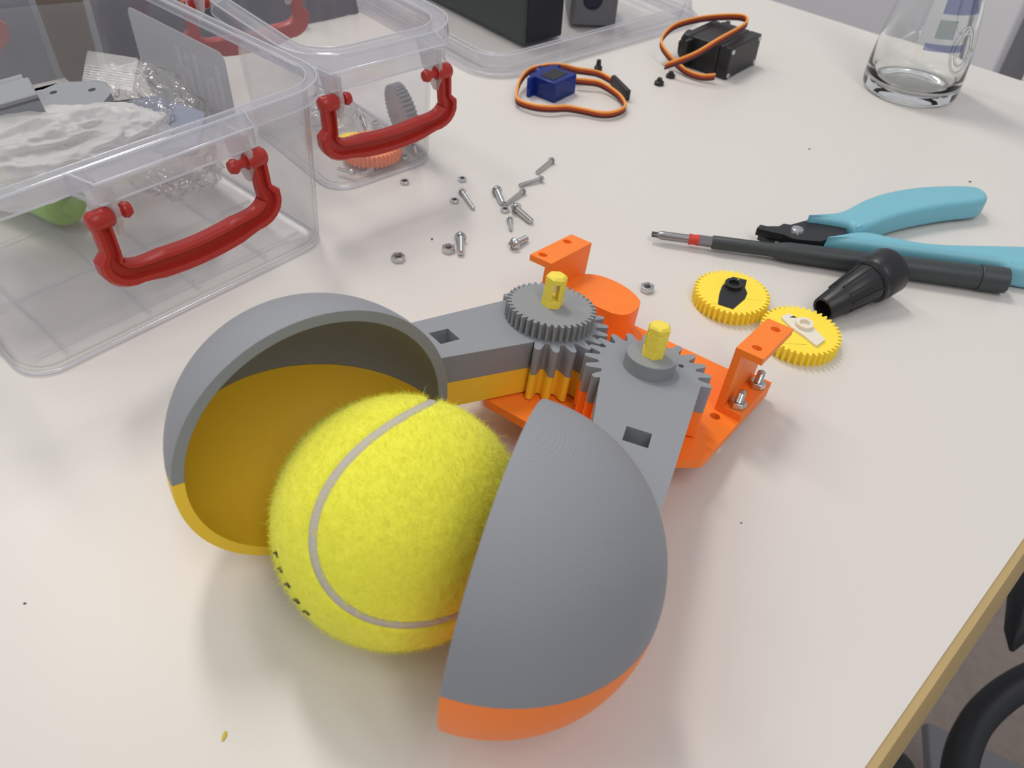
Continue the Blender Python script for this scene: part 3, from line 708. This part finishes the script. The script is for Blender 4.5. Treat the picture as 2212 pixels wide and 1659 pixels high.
def nut(label, x, y, r, h, z0=0, rot=.2, group=None, tilt=0):
    t = thing('hex_nut', label, 'nut', M=Matrix.Translation(Vector((x, y, z0))*S) @ Matrix.Rotation(rot, 4, 'Z') @ Matrix.Rotation(tilt, 4, 'X'), group=group)
    mb = MB(); o6 = hexa(r)
    mb.prism([o6, circ(0, 0, r*.46, 14)], 0, h).build('nut_body', STEEL, t, smooth=20, bevel=.28)
    MB().lathe([(r*.46, .05), (r*.5, .05), (r*.5, h-.05), (r*.46, h-.05), (r*.40, h-.4), (r*.46, h-.7), (r*.40, h-1.0), (r*.46, h-1.3)], 14, closed=True).build('nut_thread', DSTEEL, t, smooth=60)
    return t
nut('hex nut alone nearest the big clear box corner', -53.4, 297.3, 3.2, 2.4)
nut('hex nut touching the thick screw left of it', -32, 306.5, 3.2, 2.4, rot=.6)
nut('small nut left of the rest, in front of the small box', -59.7, 364.2, 2.3, 1.6)
nut('small nut farthest back between the boxes and the screws', -31.2, 370.1, 2.3, 1.6, rot=.5)
nut('small nut beside the long thin screw at left', -33.2, 349, 2.3, 1.6, rot=.1)
nut('small nut at the foot of the thick screw in the cluster', -8.2, 343, 2.3, 1.7, rot=.4)
nut('hex nut alone between the gripper and the yellow gear', 55.9, 285.3, 3.2, 2.4, rot=.35)
nut('small nut inside the small box behind the handle', -83.9, 422.5, 2.2, 1.6, 2.3)
nut('small nut inside the small box in front of the orange gear', -62.5, 385.5, 1.9, 1.5, 2.3)

# ================================================================== YELLOW GEARS
y1 = gear_thing('spur_gear', 'bright yellow gear with a black servo horn pressed in', 15.9, 14.2, 6, 40, YGEAR, Matrix.Translation(Vector((90.7, 279.65, 0))*S))
h1 = [(x-90.7, y-279.65) for x, y in ((92.6,290.8),(98.6,288.9),(96.8,282.8),(97.2,279.1),(95.4,274.7),(88.9,266.8),(82.8,269.7),(84.6,277.4),(86.5,282.9),(89.5,287.5))]
h1 = [(.96*x, .96*y) for x, y in h1]
y1b = [c for c in y1.children][0]
mb = MB(); mb.prism([h1, circ(3.9, 9.2, .7, 8)], 5.6, 6.25); hb = mb.build('servo_horn', BLACK, y1, bevel=.15); hb['label'] = 'black servo horn'
MB().lathe([(2.1, 6.2), (3.8, 6.2), (3.7, 7.6), (2.2, 7.6)], 24, Matrix.Translation((1.0, 4.1, 0)), closed=True).build('hub', BLACK, hb)
MB().lathe([(0, 0), (2.2, 0), (2.2, .3), (0, .3)], 20, Matrix.Translation((1.0, 4.1, 6.2))).build('socket', mat('deep_black', (.004, .004, .004), .8), hb)
y2 = gear_thing('spur_gear', 'bright yellow gear with a white servo horn, behind the orange bracket', 16.0, 14.3, 6, 40, YGEAR, Matrix.Translation(Vector((114.7, 256.5, 0))*S))
h2 = roundpoly([(x-114.7, y-256.5) for x, y in ((107.5,262.6),(111.0,265.4),(114.3,262.6),(119.5,256.7),(122.5,250.0),(117.9,245.4),(114.6,251.2),(110.3,256.6))], [1, 1, 2, 2, 1, 1, 2, 2], 3)
hw = MB().prism([h2], 5.9, 7.2).build('servo_horn', WHITEP, y2, bevel=.25); hw['label'] = 'white nylon servo horn'
MB().lathe([(2.0, 7.0), (3.5, 7.0), (3.4, 8.8), (2.1, 8.8)], 28, Matrix.Translation((1.0, 1.2, 0)), closed=True).build('hub', WHITEP, hw)

# ================================================================== SERVOS
def ribbon(parent, pts, names=(('wire', WOR, 'orange wire'), ('wire', WRD, 'red wire'), ('wire', WBR, 'brown wire')), r=.78, vertical=True, n=8):
    P = catmull([Vector(p) for p in pts], n=n)
    for k, (nm, mt, lb) in enumerate(names):
        off = (1-k)*1.5
        if vertical: q = [p+Vector((0, 0, off)) for p in P]
        else:
            q = []
            for i, p in enumerate(P):
                tg = (P[min(i+1, len(P)-1)]-P[max(i-1, 0)]).normalized(); q.append(p+tg.cross(Vector((0, 0, 1))).normalized()*off)
        o = MB().tube(q, r, 8).build(nm, mt, parent); o['label'] = lb
# micro servo (blue)
FM = frame(15.5, 467, 52)
ms = thing('micro_servo', 'small translucent blue servo with dark label and looped orange cable', 'servo', (15.5, 467, 0), math.radians(52))
MB().box(0, 21, 0, 20, 0, 12).build('case', BLUES, ms, bevel=.6)
MB().box(2, 19, 2, 18, 2, 10).build('motor', mat('blue_dark', (.01, .012, .07), .5), ms)
MB().box(3, 17, 4, 14, 12.02, 12.25).build('sticker', BLACK, ms, smooth=None)
mb = MB(); mb.box(-4.5, 25.5, 15.6, 18, -.0, 11.8); mb.build('mounting_flange', BLUES, ms, bevel=.4)
mb = MB(); mb.lathe([(0, 0), (5.6, 0), (5.6, 4), (5, 4.4), (0, 4.4)], 26, Matrix.Translation((15, 20, 6)) @ Matrix.Rotation(-PI/2, 4, 'X'))
mb.lathe([(0, 0), (2.4, 0), (2.2, 4), (0, 4)], 20, Matrix.Translation((15, 24.4, 6)) @ Matrix.Rotation(-PI/2, 4, 'X')); mb.lathe([(0, 0), (3, 0), (3, 3.4), (0, 3.4)], 20, Matrix.Translation((7.5, 20, 6)) @ Matrix.Rotation(-PI/2, 4, 'X'))
mb.build('gear_turret', BLUES, ms)
cable = [(28.4,489.5,5),(35.6,489.2,5),(43.8,487.8,4.5),(52.6,478,3.5),(56.6,467.9,3),(56.5,458.8,3),(50.2,451.3,3),(42.4,449.2,3),(32.8,452.3,3),(23,454,3.4),(13.2,450.9,4),(3.5,451.9,4),(-5.4,457.5,4),(-7,465.3,4.5),
         (-5.5,481.5,6),(0,493.5,8),(10.5,496.5,10),(19.8,497.5,10),(29.3,498.5,8),(42.2,502.8,5),(50.4,496.2,4)]
Mi = FM.inverted(); ribbon(ms, [tuple(Mi @ Vector(p)) for p in cable])
mb = MB(); a, b = Mi @ Vector((51.5, 496, 4.4)), Mi @ Vector((60, 476, 3.6)); mb.sweep([a, b], [(-1.3, -3.2), (1.3, -3.2), (1.3, 3.2), (-1.3, 3.2)]); mb.build('connector', BLACK, ms, bevel=.3)
# standard servo (black)
FS = frame(125, 515.5, 50.5)
ss = thing('servo_motor', 'black box-shaped servo with orange cable looped over it', 'servo', (125, 515.5, 0), math.radians(50.5))
MB().box(0, 38.5, 0, 8.5, 0, 20).build('bottom_cover', BLACK, ss, bevel=.8)
MB().box(0, 38.5, 8.8, 30, 0, 20).build('case', BLACK, ss, bevel=.8)
MB().box(.3, 38, 30.3, 36.5, .3, 19.7).build('gear_cover', BLACK, ss, bevel=1.2)
mb = MB(); mb.box(-7.5, 46, 27.5, 30.2, 1, 19); mb.build('mounting_flange', BLACK, ss, bevel=.6)
for xx in (2.4, 36):
    for zz in (2.6, 17.4): MB().lathe([(0, 0), (1.6, 0), (1.4, .7), (0, .8)], 14, Matrix.Translation((xx, 0, zz)) @ Matrix.Rotation(PI/2, 4, 'X')).build('case_screw', STEEL, ss)
mb = MB(); AXm = Matrix.Translation((10, 36.5, 10)) @ Matrix.Rotation(-PI/2, 4, 'X')
mb.lathe([(0, 0), (9, 0), (9, 2.2), (6.6, 2.6), (6.6, 3), (0, 3)], 30, AXm); mb.build('gear_turret', BLACK, ss)
MB().lathe([(0, 3), (2.9, 3), (2.9, 6), (0, 6)], 18, AXm).build('output_spline', mat('brass', (.6, .4, .15), .35, metal=1), ss)
Mi = FS.inverted()
cable = [(117,511,4),(109,511.5,3),(101,517,3),(96,524,4),(88.6,531.4,8),(84.4,540.1,12),(88.1,550.2,15),(96,558,18),(111.5,563,21),(127.2,561,24),(137.1,555,26),(138,546,26),(131.8,536.5,25),(115.5,516.7,24),(101.3,512.3,16),(85.7,518,6)]
ribbon(ss, [tuple(Mi @ Vector(p)) for p in cable])
# little black rubber feet / bits near the servos
def bit(label, x, y, r, h, up):
    t = thing('rubber_plug', label, 'plug', (x, y, 0))
    mb = MB(); mb.lathe([(0, 0), (r, 0), (r*.95, h*.5), (r*.6, h*.6), (r*.5, h), (0, h)], 16); mb.build('plug_body', BLACK, t)
bit('small black plug standing behind the micro servo cable', 43.4, 516, 2.7, 8.5, 1)
bit('small black plug on the table left of the black servo', 81.5, 503.5, 3.1, 4.2, 0)
bit('small black plug lying under the black servo cable', 90, 516, 3.0, 3.6, 0)

# ================================================================== SHALLOW TRAY WITH DARK BOX
TR = (-12, 498); ta = 41
tr = thing('shallow_tray', 'shallow clear plastic tray with a double rim, holding dark boxes', 'tray', (*TR, 0), math.radians(ta))
D_ = 190
rim = [(0, 0), (0, 3), (-3, 3.6), (-4, 6), (-6, 12), (-8, 12.4), (-10, 11.8), (-12, 4), (-13.5, 2.6)]
rings = [(rrect(-16-o_, 190+o_, -o_, D_+o_, 26+o_, 8), z) for o_, z in rim]
rings += [(rrect(-16-o_, 190+o_, -o_, D_+o_, 26+o_, 8), z-1.1) for o_, z in reversed(rim[2:])]
rings[0] = (rings[0][0], .1)
loft(rings).build('tray_shell', BIN, tr, smooth=40)
for o_, z in ((0, 2.6), (-3.4, 3.8), (-6, 12.2), (-10.4, 11.6), (-13.2, 2.9)):
    rg = rrect(-16-o_, 190+o_, -o_, D_+o_, 26+o_, 8); rg.append(rg[0])
    MB().tube([(p[0], p[1], z) for p in rg], .45, 8).build('bright_edge_line', EDGE_LINE, tr, smooth=60)  # added whitish lines so the rim ridges show bright edges
db = thing('project_box', 'dark green-grey box with a black end standing in the shallow clear tray', 'box', (-5, 548.5, 2.7), math.radians(41))
MB().prism([roundpoly([(0, 0), (34, 0), (34, 130), (0, 130)], 2.5)], 0, 31).build('box_body', mat('box_green_grey', (.042, .054, .052), .5), db, bevel=.8)
MB().prism([[(1.6, -1), (32.6, -1), (32.6, .4), (1.6, .4)]], 1, 30).build('end_plate', mat('box_black', (.006, .008, .014), .35), db, bevel=.4)
gb = thing('power_adapter', 'grey plastic block with a round black socket and gold contacts', 'adapter', (26, 592, 2.7), math.radians(4))
MB().prism([roundpoly([(0, 0), (33, 0), (33, 46), (0, 46)], 4)], 0, 32).build('block', mat('block_grey', (.13, .13, .145), .5), gb, bevel=1)
MB().lathe([(0, 0), (5.2, 0), (5.2, .5), (6.4, .5), (6.9, -.3), (6.9, -1), (0, -1)], 30, Matrix.Translation((15, -.2, 17)) @ Matrix.Rotation(PI/2, 4, 'X')).build('socket', mat('socket_dark', (.008, .01, .03), .3), gb)
MB().box(33, 33.5, 6, 30, 7, 28).build('contact_plate', mat('contact_dark', (.05, .05, .05), .5), gb, smooth=None)
for k in range(3): MB().box(33.5, 34.2, 10+k*6, 13.5+k*6, 14, 24).build('contact', GOLD, gb, smooth=None)

# ================================================================== TOOLS
# precision screwdriver
a = Vector((60.4, 323.8, 4.1)); b = Vector((214.5, 299.4, 6.0)); d = b-a
sd = thing('screwdriver', 'slim dark grey precision screwdriver with red ring on its bit', 'screwdriver', M=Matrix.Translation(a*S) @ d.to_track_quat('Z', 'Y').to_matrix().to_4x4())
mb = MB(); tip = [(0, 0), (.5, .3), (1.9, 4.5), (2.0, 6), (2.0, 17.5), (0, 17.5)]
mb.lathe(tip, 16).build('driver_bit', DSTEEL, sd)
mb = MB()
for k in range(4): mb.box(-.22, .22, 0, 1.55, .3, 5, Matrix.Rotation(k*PI/2+.3, 4, 'Z'))
mb.build('bit_flute', mat('flute', (.12, .12, .12), .4, metal=1), sd, smooth=None)
o = MB().lathe([(0, 17.3), (2.6, 17.4), (2.3, 19.5), (2.6, 22), (0, 22)], 20).build('ring', mat('red_ring', (.62, .05, .03), .5), sd); o['label'] = 'red ring'
MB().prism([hexa(2.5)], 22, 29).build('hexagonal_shank', DSTEEL, sd, smooth=20)
MB().lathe([(0, 28), (2.9, 28), (3.1, 28.4), (3.15, 55), (4.1, 60), (4.35, 63), (4.7, 95), (5.3, 143.5), (5.2, 144), (0, 144)], 32).build('handle_barrel', DGREY, sd)
cap = [(4.35+.35*(i % 2), 0) for i in range(24)]
MB().prism([[((5.55+.25*(i % 2))*math.cos(2*PI*i/24), (5.55+.25*(i % 2))*math.sin(2*PI*i/24)) for i in range(24)]], 144.2, 156).build('end_cap', DGREY, sd, bevel=.5)
mb = MB()
for k in range(4): mb.box(-.2, .5, 4.1, 4.4, 64+k*6, 65.2+k*6, Matrix.Rotation(2.9, 4, 'Z'))
mb.build('grip_notch', BLACK, sd, smooth=None)

# flush cutters
pl = thing('flush_cutters', 'black flush cutters with two light blue plastic handles', 'pliers', (125, 328, 0))
def rel(pts, k=0): return [(x-125, y-328) for x, y in pts]
up = rel([(133.9,335.2),(141.6,338.7),(151.7,342.5),(164.6,353.6),(178.3,362.5),(196,369.6),(213,373.0),(225.5,373.6),(230,369.4),(229.5,363.5),(224.3,358.5),(207.6,353.4),(188.2,345.7),(173.4,337.9),(155.5,326.2),(151.9,331.1),(140.8,334)])
lo = rel([(138.5,317.5),(142,320.5),(149.5,324.8),(159,326.5),(168,324),(181,320.3),(197,319.9),(230.5,322),(254,321.5),(259,312),(254,302),(232,300.5),(217,303.5),(213,307),(196,310),(175,313),(158,315.5),(146,316.6)])
pillow([tuple(p) for p in catmull([Vector(p) for p in up], True, 4)], 1.0, 12, 3.0, 2.5).build('handle', BLUEH, pl, smooth=60)
pillow([tuple(p) for p in catmull([Vector(p) for p in lo], True, 4)], .6, 11.5, 4.0, 2).build('handle', BLUEH, pl, smooth=60)
jt = rel([(109.1,327.3),(111.3,330.5),(114.4,329.5),(120,330.1),(122.7,332.6),(125.9,332),(133.4,336.2),(138.7,338.2),(154,335.5),(149.5,326.1),(142,321.5),(136.5,319),(129.5,319.4),(124.3,320),(120.8,323),(113.9,325.2)])
MB().prism([jt], 4.6, 8.4).build('jaw', BLACKM, pl, bevel=.6)
jb = rel([(111,328.2),(115.3,328.1),(122.6,328),(130,334),(144,330),(142,321),(136,318.8),(128.6,319.6),(122,320.4),(115.4,323)])
MB().prism([jb], 1.6, 4.5).build('jaw', BLACKM, pl, bevel=.5)
MB().lathe([(0, 8.4), (3.1, 8.4), (2.7, 9.4), (1.4, 9.9), (0, 10)], 24, Matrix.Translation((127.8-125, 327-328, 0))).build('pivot_rivet', STEEL, pl)
MB().lathe([(0, 4.5), (1.1, 4.5), (1.0, 5.2), (0, 5.4)], 14, Matrix.Translation((118.3-125, 321.6-328, 0))).build('pin', STEEL, pl)

# black cone-shaped nozzle
a = Vector((127.0, 271.0, 5.8)); b = Vector((155.5, 291.5, 11.1)); d = b-a
cn = thing('tapered_nozzle', 'black tapered plastic nozzle with a wide collar, beside the yellow gears', 'nozzle', M=Matrix.Translation(a*S) @ d.to_track_quat('Z', 'Y').to_matrix().to_4x4())
LL = d.length
MB().lathe([(0, 5), (4.0, 5), (4.1, .1), (5.1, 0), (5.3, .4), (6.4, 10), (6.8, 10.4), (8.6, LL-9), (0, LL-9)], 40).build('cone', BLACK, cn, smooth=40)
MB().lathe([(0, LL-9), (9.0, LL-9), (9.8, LL-8.2), (9.8, LL-6.8), (9.5, LL-6.4), (10.1, LL-5), (10.3, LL+3.5), (9.7, LL+5.2), (7, LL+5.6), (0, LL+4.6)], 48).build('collar', BLACK, cn, smooth=30)
mb = MB()
for k in range(10):
    r0, r1 = 6.4, 8.4
    Mz = Matrix.Rotation(2*PI*k/10, 4, 'Z')
    mb.add([(-.35, r0-.2, 10), (.35, r0-.2, 10), (.35, r0+.65, 10), (-.35, r0+.65, 10), (-.35, r1-.3, LL-9), (.35, r1-.3, LL-9), (.35, r1+.45, LL-9), (-.35, r1+.45, LL-9)],
           [(3,2,1,0),(4,5,6,7),(0,1,5,4),(1,2,6,5),(2,3,7,6),(3,0,4,7)], Mz)
mb.build('grip_rib', BLACK, cn)

# ================================================================== GLASS BOTTLE
bt = thing('glass_bottle', 'clear glass bottle with faded blue print standing at the far corner', 'bottle', (242.8, 517.5, 0))
prof = [(0, 2.2), (14, 1.9), (20, .5), (24, 0), (27.4, .6), (28.9, 3), (29.2, 8), (28.9, 16), (27.9, 28), (26.2, 40), (23.9, 52), (20.5, 66), (16.5, 82), (13.5, 100), (12.6, 130)]
inn = [(10.6, 130), (11.5, 100), (14.5, 82), (18.4, 66), (21.8, 52), (24.1, 40), (25.8, 28), (26.7, 16), (25.5, 8), (21.5, 5.2), (12, 5.6)]
MB().lathe(prof+inn+[(0, 6.2)], 72).build('bottle_glass', GLASS, bt, smooth=60)
def rad(z):
    for (r0, z0), (r1, z1) in zip(prof[4:], prof[5:]):
        if z0 <= z <= z1: return r0+(r1-r0)*(z-z0)/(z1-z0)
    return prof[-1][0]
def curved(a0, a1, z0, z1, n=10, m_=5):
    mb = MB(); vs = []; fs = []
    for l in (.02, .18):
        for i in range(n+1):
            for k in range(m_+1):
                a = math.radians(a0+(a1-a0)*i/n); z = z0+(z1-z0)*k/m_; vs.append(((rad(z)+l)*math.cos(a), (rad(z)+l)*math.sin(a), z))
    K = (n+1)*(m_+1); q = lambda l, i, k: l*K+i*(m_+1)+k
    for i in range(n):
        for k in range(m_):
            fs.append((q(1,i,k), q(1,i+1,k), q(1,i+1,k+1), q(1,i,k+1))); fs.append((q(0,i,k), q(0,i,k+1), q(0,i+1,k+1), q(0,i+1,k)))
    return mb.add(vs, fs)
o = curved(-116, -66, 34, 38).build('printed_band', BPRINT, bt); o['label'] = 'faded blue printed band'
curved(-108, -84, 41, 51).build('printed_panel', clear('grey_green_print', milk=.35, tint=(.9, .92, .92), milkcol=(.50, .56, .56)), bt)
o = curved(-108, -50, 54, 84).build('printed_label', BPRINT, bt); o['label'] = 'faded blue printed label'
for (cz_, ca, ra, rz_) in ((35, -64, 8, 13), (35, -64, 5.5, 9), (58, -72, 7, 14)):
    pts = []
    for k in range(33):
        q = 2*PI*k/32; z = cz_+rz_*math.sin(q); ang = math.radians(ca)+ra*math.cos(q)/27.; pts.append((rad(z)*math.cos(ang), rad(z)*math.sin(ang), z))
    MB().tube(pts, .7, 8).build('embossed_swirl', GLASS, bt, smooth=60)

# ================================================================== CHAIR, lower right, below the table edge
ch = thing('office_chair', 'office chair with a black looped armrest beside the near table edge', 'chair', (330, 120, -735))
def at(px, py, dist):       # a point on the line of sight of photo pixel (px, py), dist mm below the lens axis depth
    q = r_*((px-1106)/1750)-u_*((py-829.5)/1750)+f_; return Vector((0, 0, 208.07))+q*dist
O = Vector((330, 120, -735))
arc = [at(2420, 1400, 560)-O, at(2330, 1432, 560)-O, at(2240, 1462, 560)-O, at(2170, 1500, 560)-O, at(2110, 1560, 560)-O, at(2076, 1640, 560)-O, at(2070, 1740, 560)-O, at(2095, 1850, 570)-O, at(2180, 1930, 580)-O, at(2330, 1960, 590)-O]
MB().sweep(catmull(arc, n=6), [(11*math.cos(2*PI*k/14), 15*math.sin(2*PI*k/14)) for k in range(14)]).build('armrest', mat('black_rubber', (.025, .028, .032), .55), ch)
mb = MB(); p0, p1, p2 = at(2185, 1405, 620)-O, at(2215, 1310, 640)-O, at(2290, 1230, 660)-O
mb.sweep([p0, p0*.6+p1*.4, p1, p2], [(12*math.cos(2*PI*k/10), 12*math.sin(2*PI*k/10)) for k in range(10)], scale=[(.15, .15), (.8, .8), (1.2, 1.2), (2, 2)])
mb.build('adjustment_lever', mat('black_rubber_dark', (.015, .016, .02), .5), ch)
MB().prism([roundpoly([(-140, -200), (260, -200), (260, 220), (-140, 220)], 60)], 390, 440).build('seat', mat('seat_fabric', (.10, .09, .09), .9), ch, M=Matrix.Translation((330, -100, -140)), bevel=14)
MB().lathe([(0, 0), (30, 0), (30, 250), (0, 250)], 24).build('column', mat('grey_metal', (.2, .2, .21), .4, metal=.6), ch, M=Matrix.Translation((370, -100, 40)))
for k in range(5):
    a_ = 2*PI*k/5
    MB().sweep([(370, -100, 60), (370+230*math.cos(a_), -100+230*math.sin(a_), 42)], [(-18, -10), (18, -10), (18, 10), (-18, 10)]).build('base_arm', mat('base_black', (.03, .03, .03), .5), ch, bevel=3)
    MB().lathe([(0, -12), (26, -12), (26, 12), (0, 12)], 20, Matrix.Translation((370+230*math.cos(a_), -100+230*math.sin(a_), 26)) @ Matrix.Rotation(PI/2, 4, 'X')).build('caster', mat('caster_black', (.02, .02, .02), .4), ch)
fb = thing('footrest', 'grey metal foot bar with a black end cap under the table edge', 'bar', (130, 90, -735))
O2 = Vector((130, 90, -735)); a_, b_ = at(1990, 1560, 700)-O2, at(2010, 1800, 700)-O2
MB().sweep([at(2000, 1625, 800)-O2, at(2250, 1740, 800)-O2], [(-30, -6), (30, -6), (30, 6), (-30, 6)]).build('bar', mat('bar_grey', (.20, .20, .21), .4), fb, bevel=2)
MB().ball(at(1925, 1668, 760)-O2, 22).build('end_cap', mat('cap_black', (.02, .018, .02), .5), fb)

# ================================================================== CRUMBS ON THE TABLE
def crumb(label, x, y, sx, sy, sz, mt, rz=0):
    bm = bmesh.new(); bmesh.ops.create_icosphere(bm, subdivisions=2, radius=1)
    for v in bm.verts:
        v.co = Vector((v.co.x*sx, v.co.y*sy, (v.co.z*.9+.9)*sz))*(1+.25*mnoise.noise(v.co*2+Vector((x, y, 0))))*S
    me = bpy.data.meshes.new('crumb'); bm.to_mesh(me); bm.free(); me.materials.append(mt)
    o = bpy.data.objects.new('plastic_crumb', me); C.objects.link(o); o.location = (x*S, y*S, 0); o.rotation_euler = (0, 0, rz); return tag(o, label, 'crumb')
crumb('yellow plastic crumb at the front of the table below the ball', -67.5, 85.6, .5, 1.3, .3, CRUMB, -.1)
crumb('tiny dark speck at the front left of the table', -134.2, 119.3, .45, .35, .12, DUST)
crumb('tiny dark speck right of the orange half-ball', 76.2, 162.3, .4, .25, .12, DUST)
crumb('tiny speck on bare table above the cutters', 158.7, 427, .7, .5, .2, DUST)
crumb('tiny grey shaving left of the thick screws', -40.5, 315.3, .5, .9, .2, DUST)
crumb('tiny speck behind the blue handle end', 238.5, 399.4, .8, .5, .3, DUST)
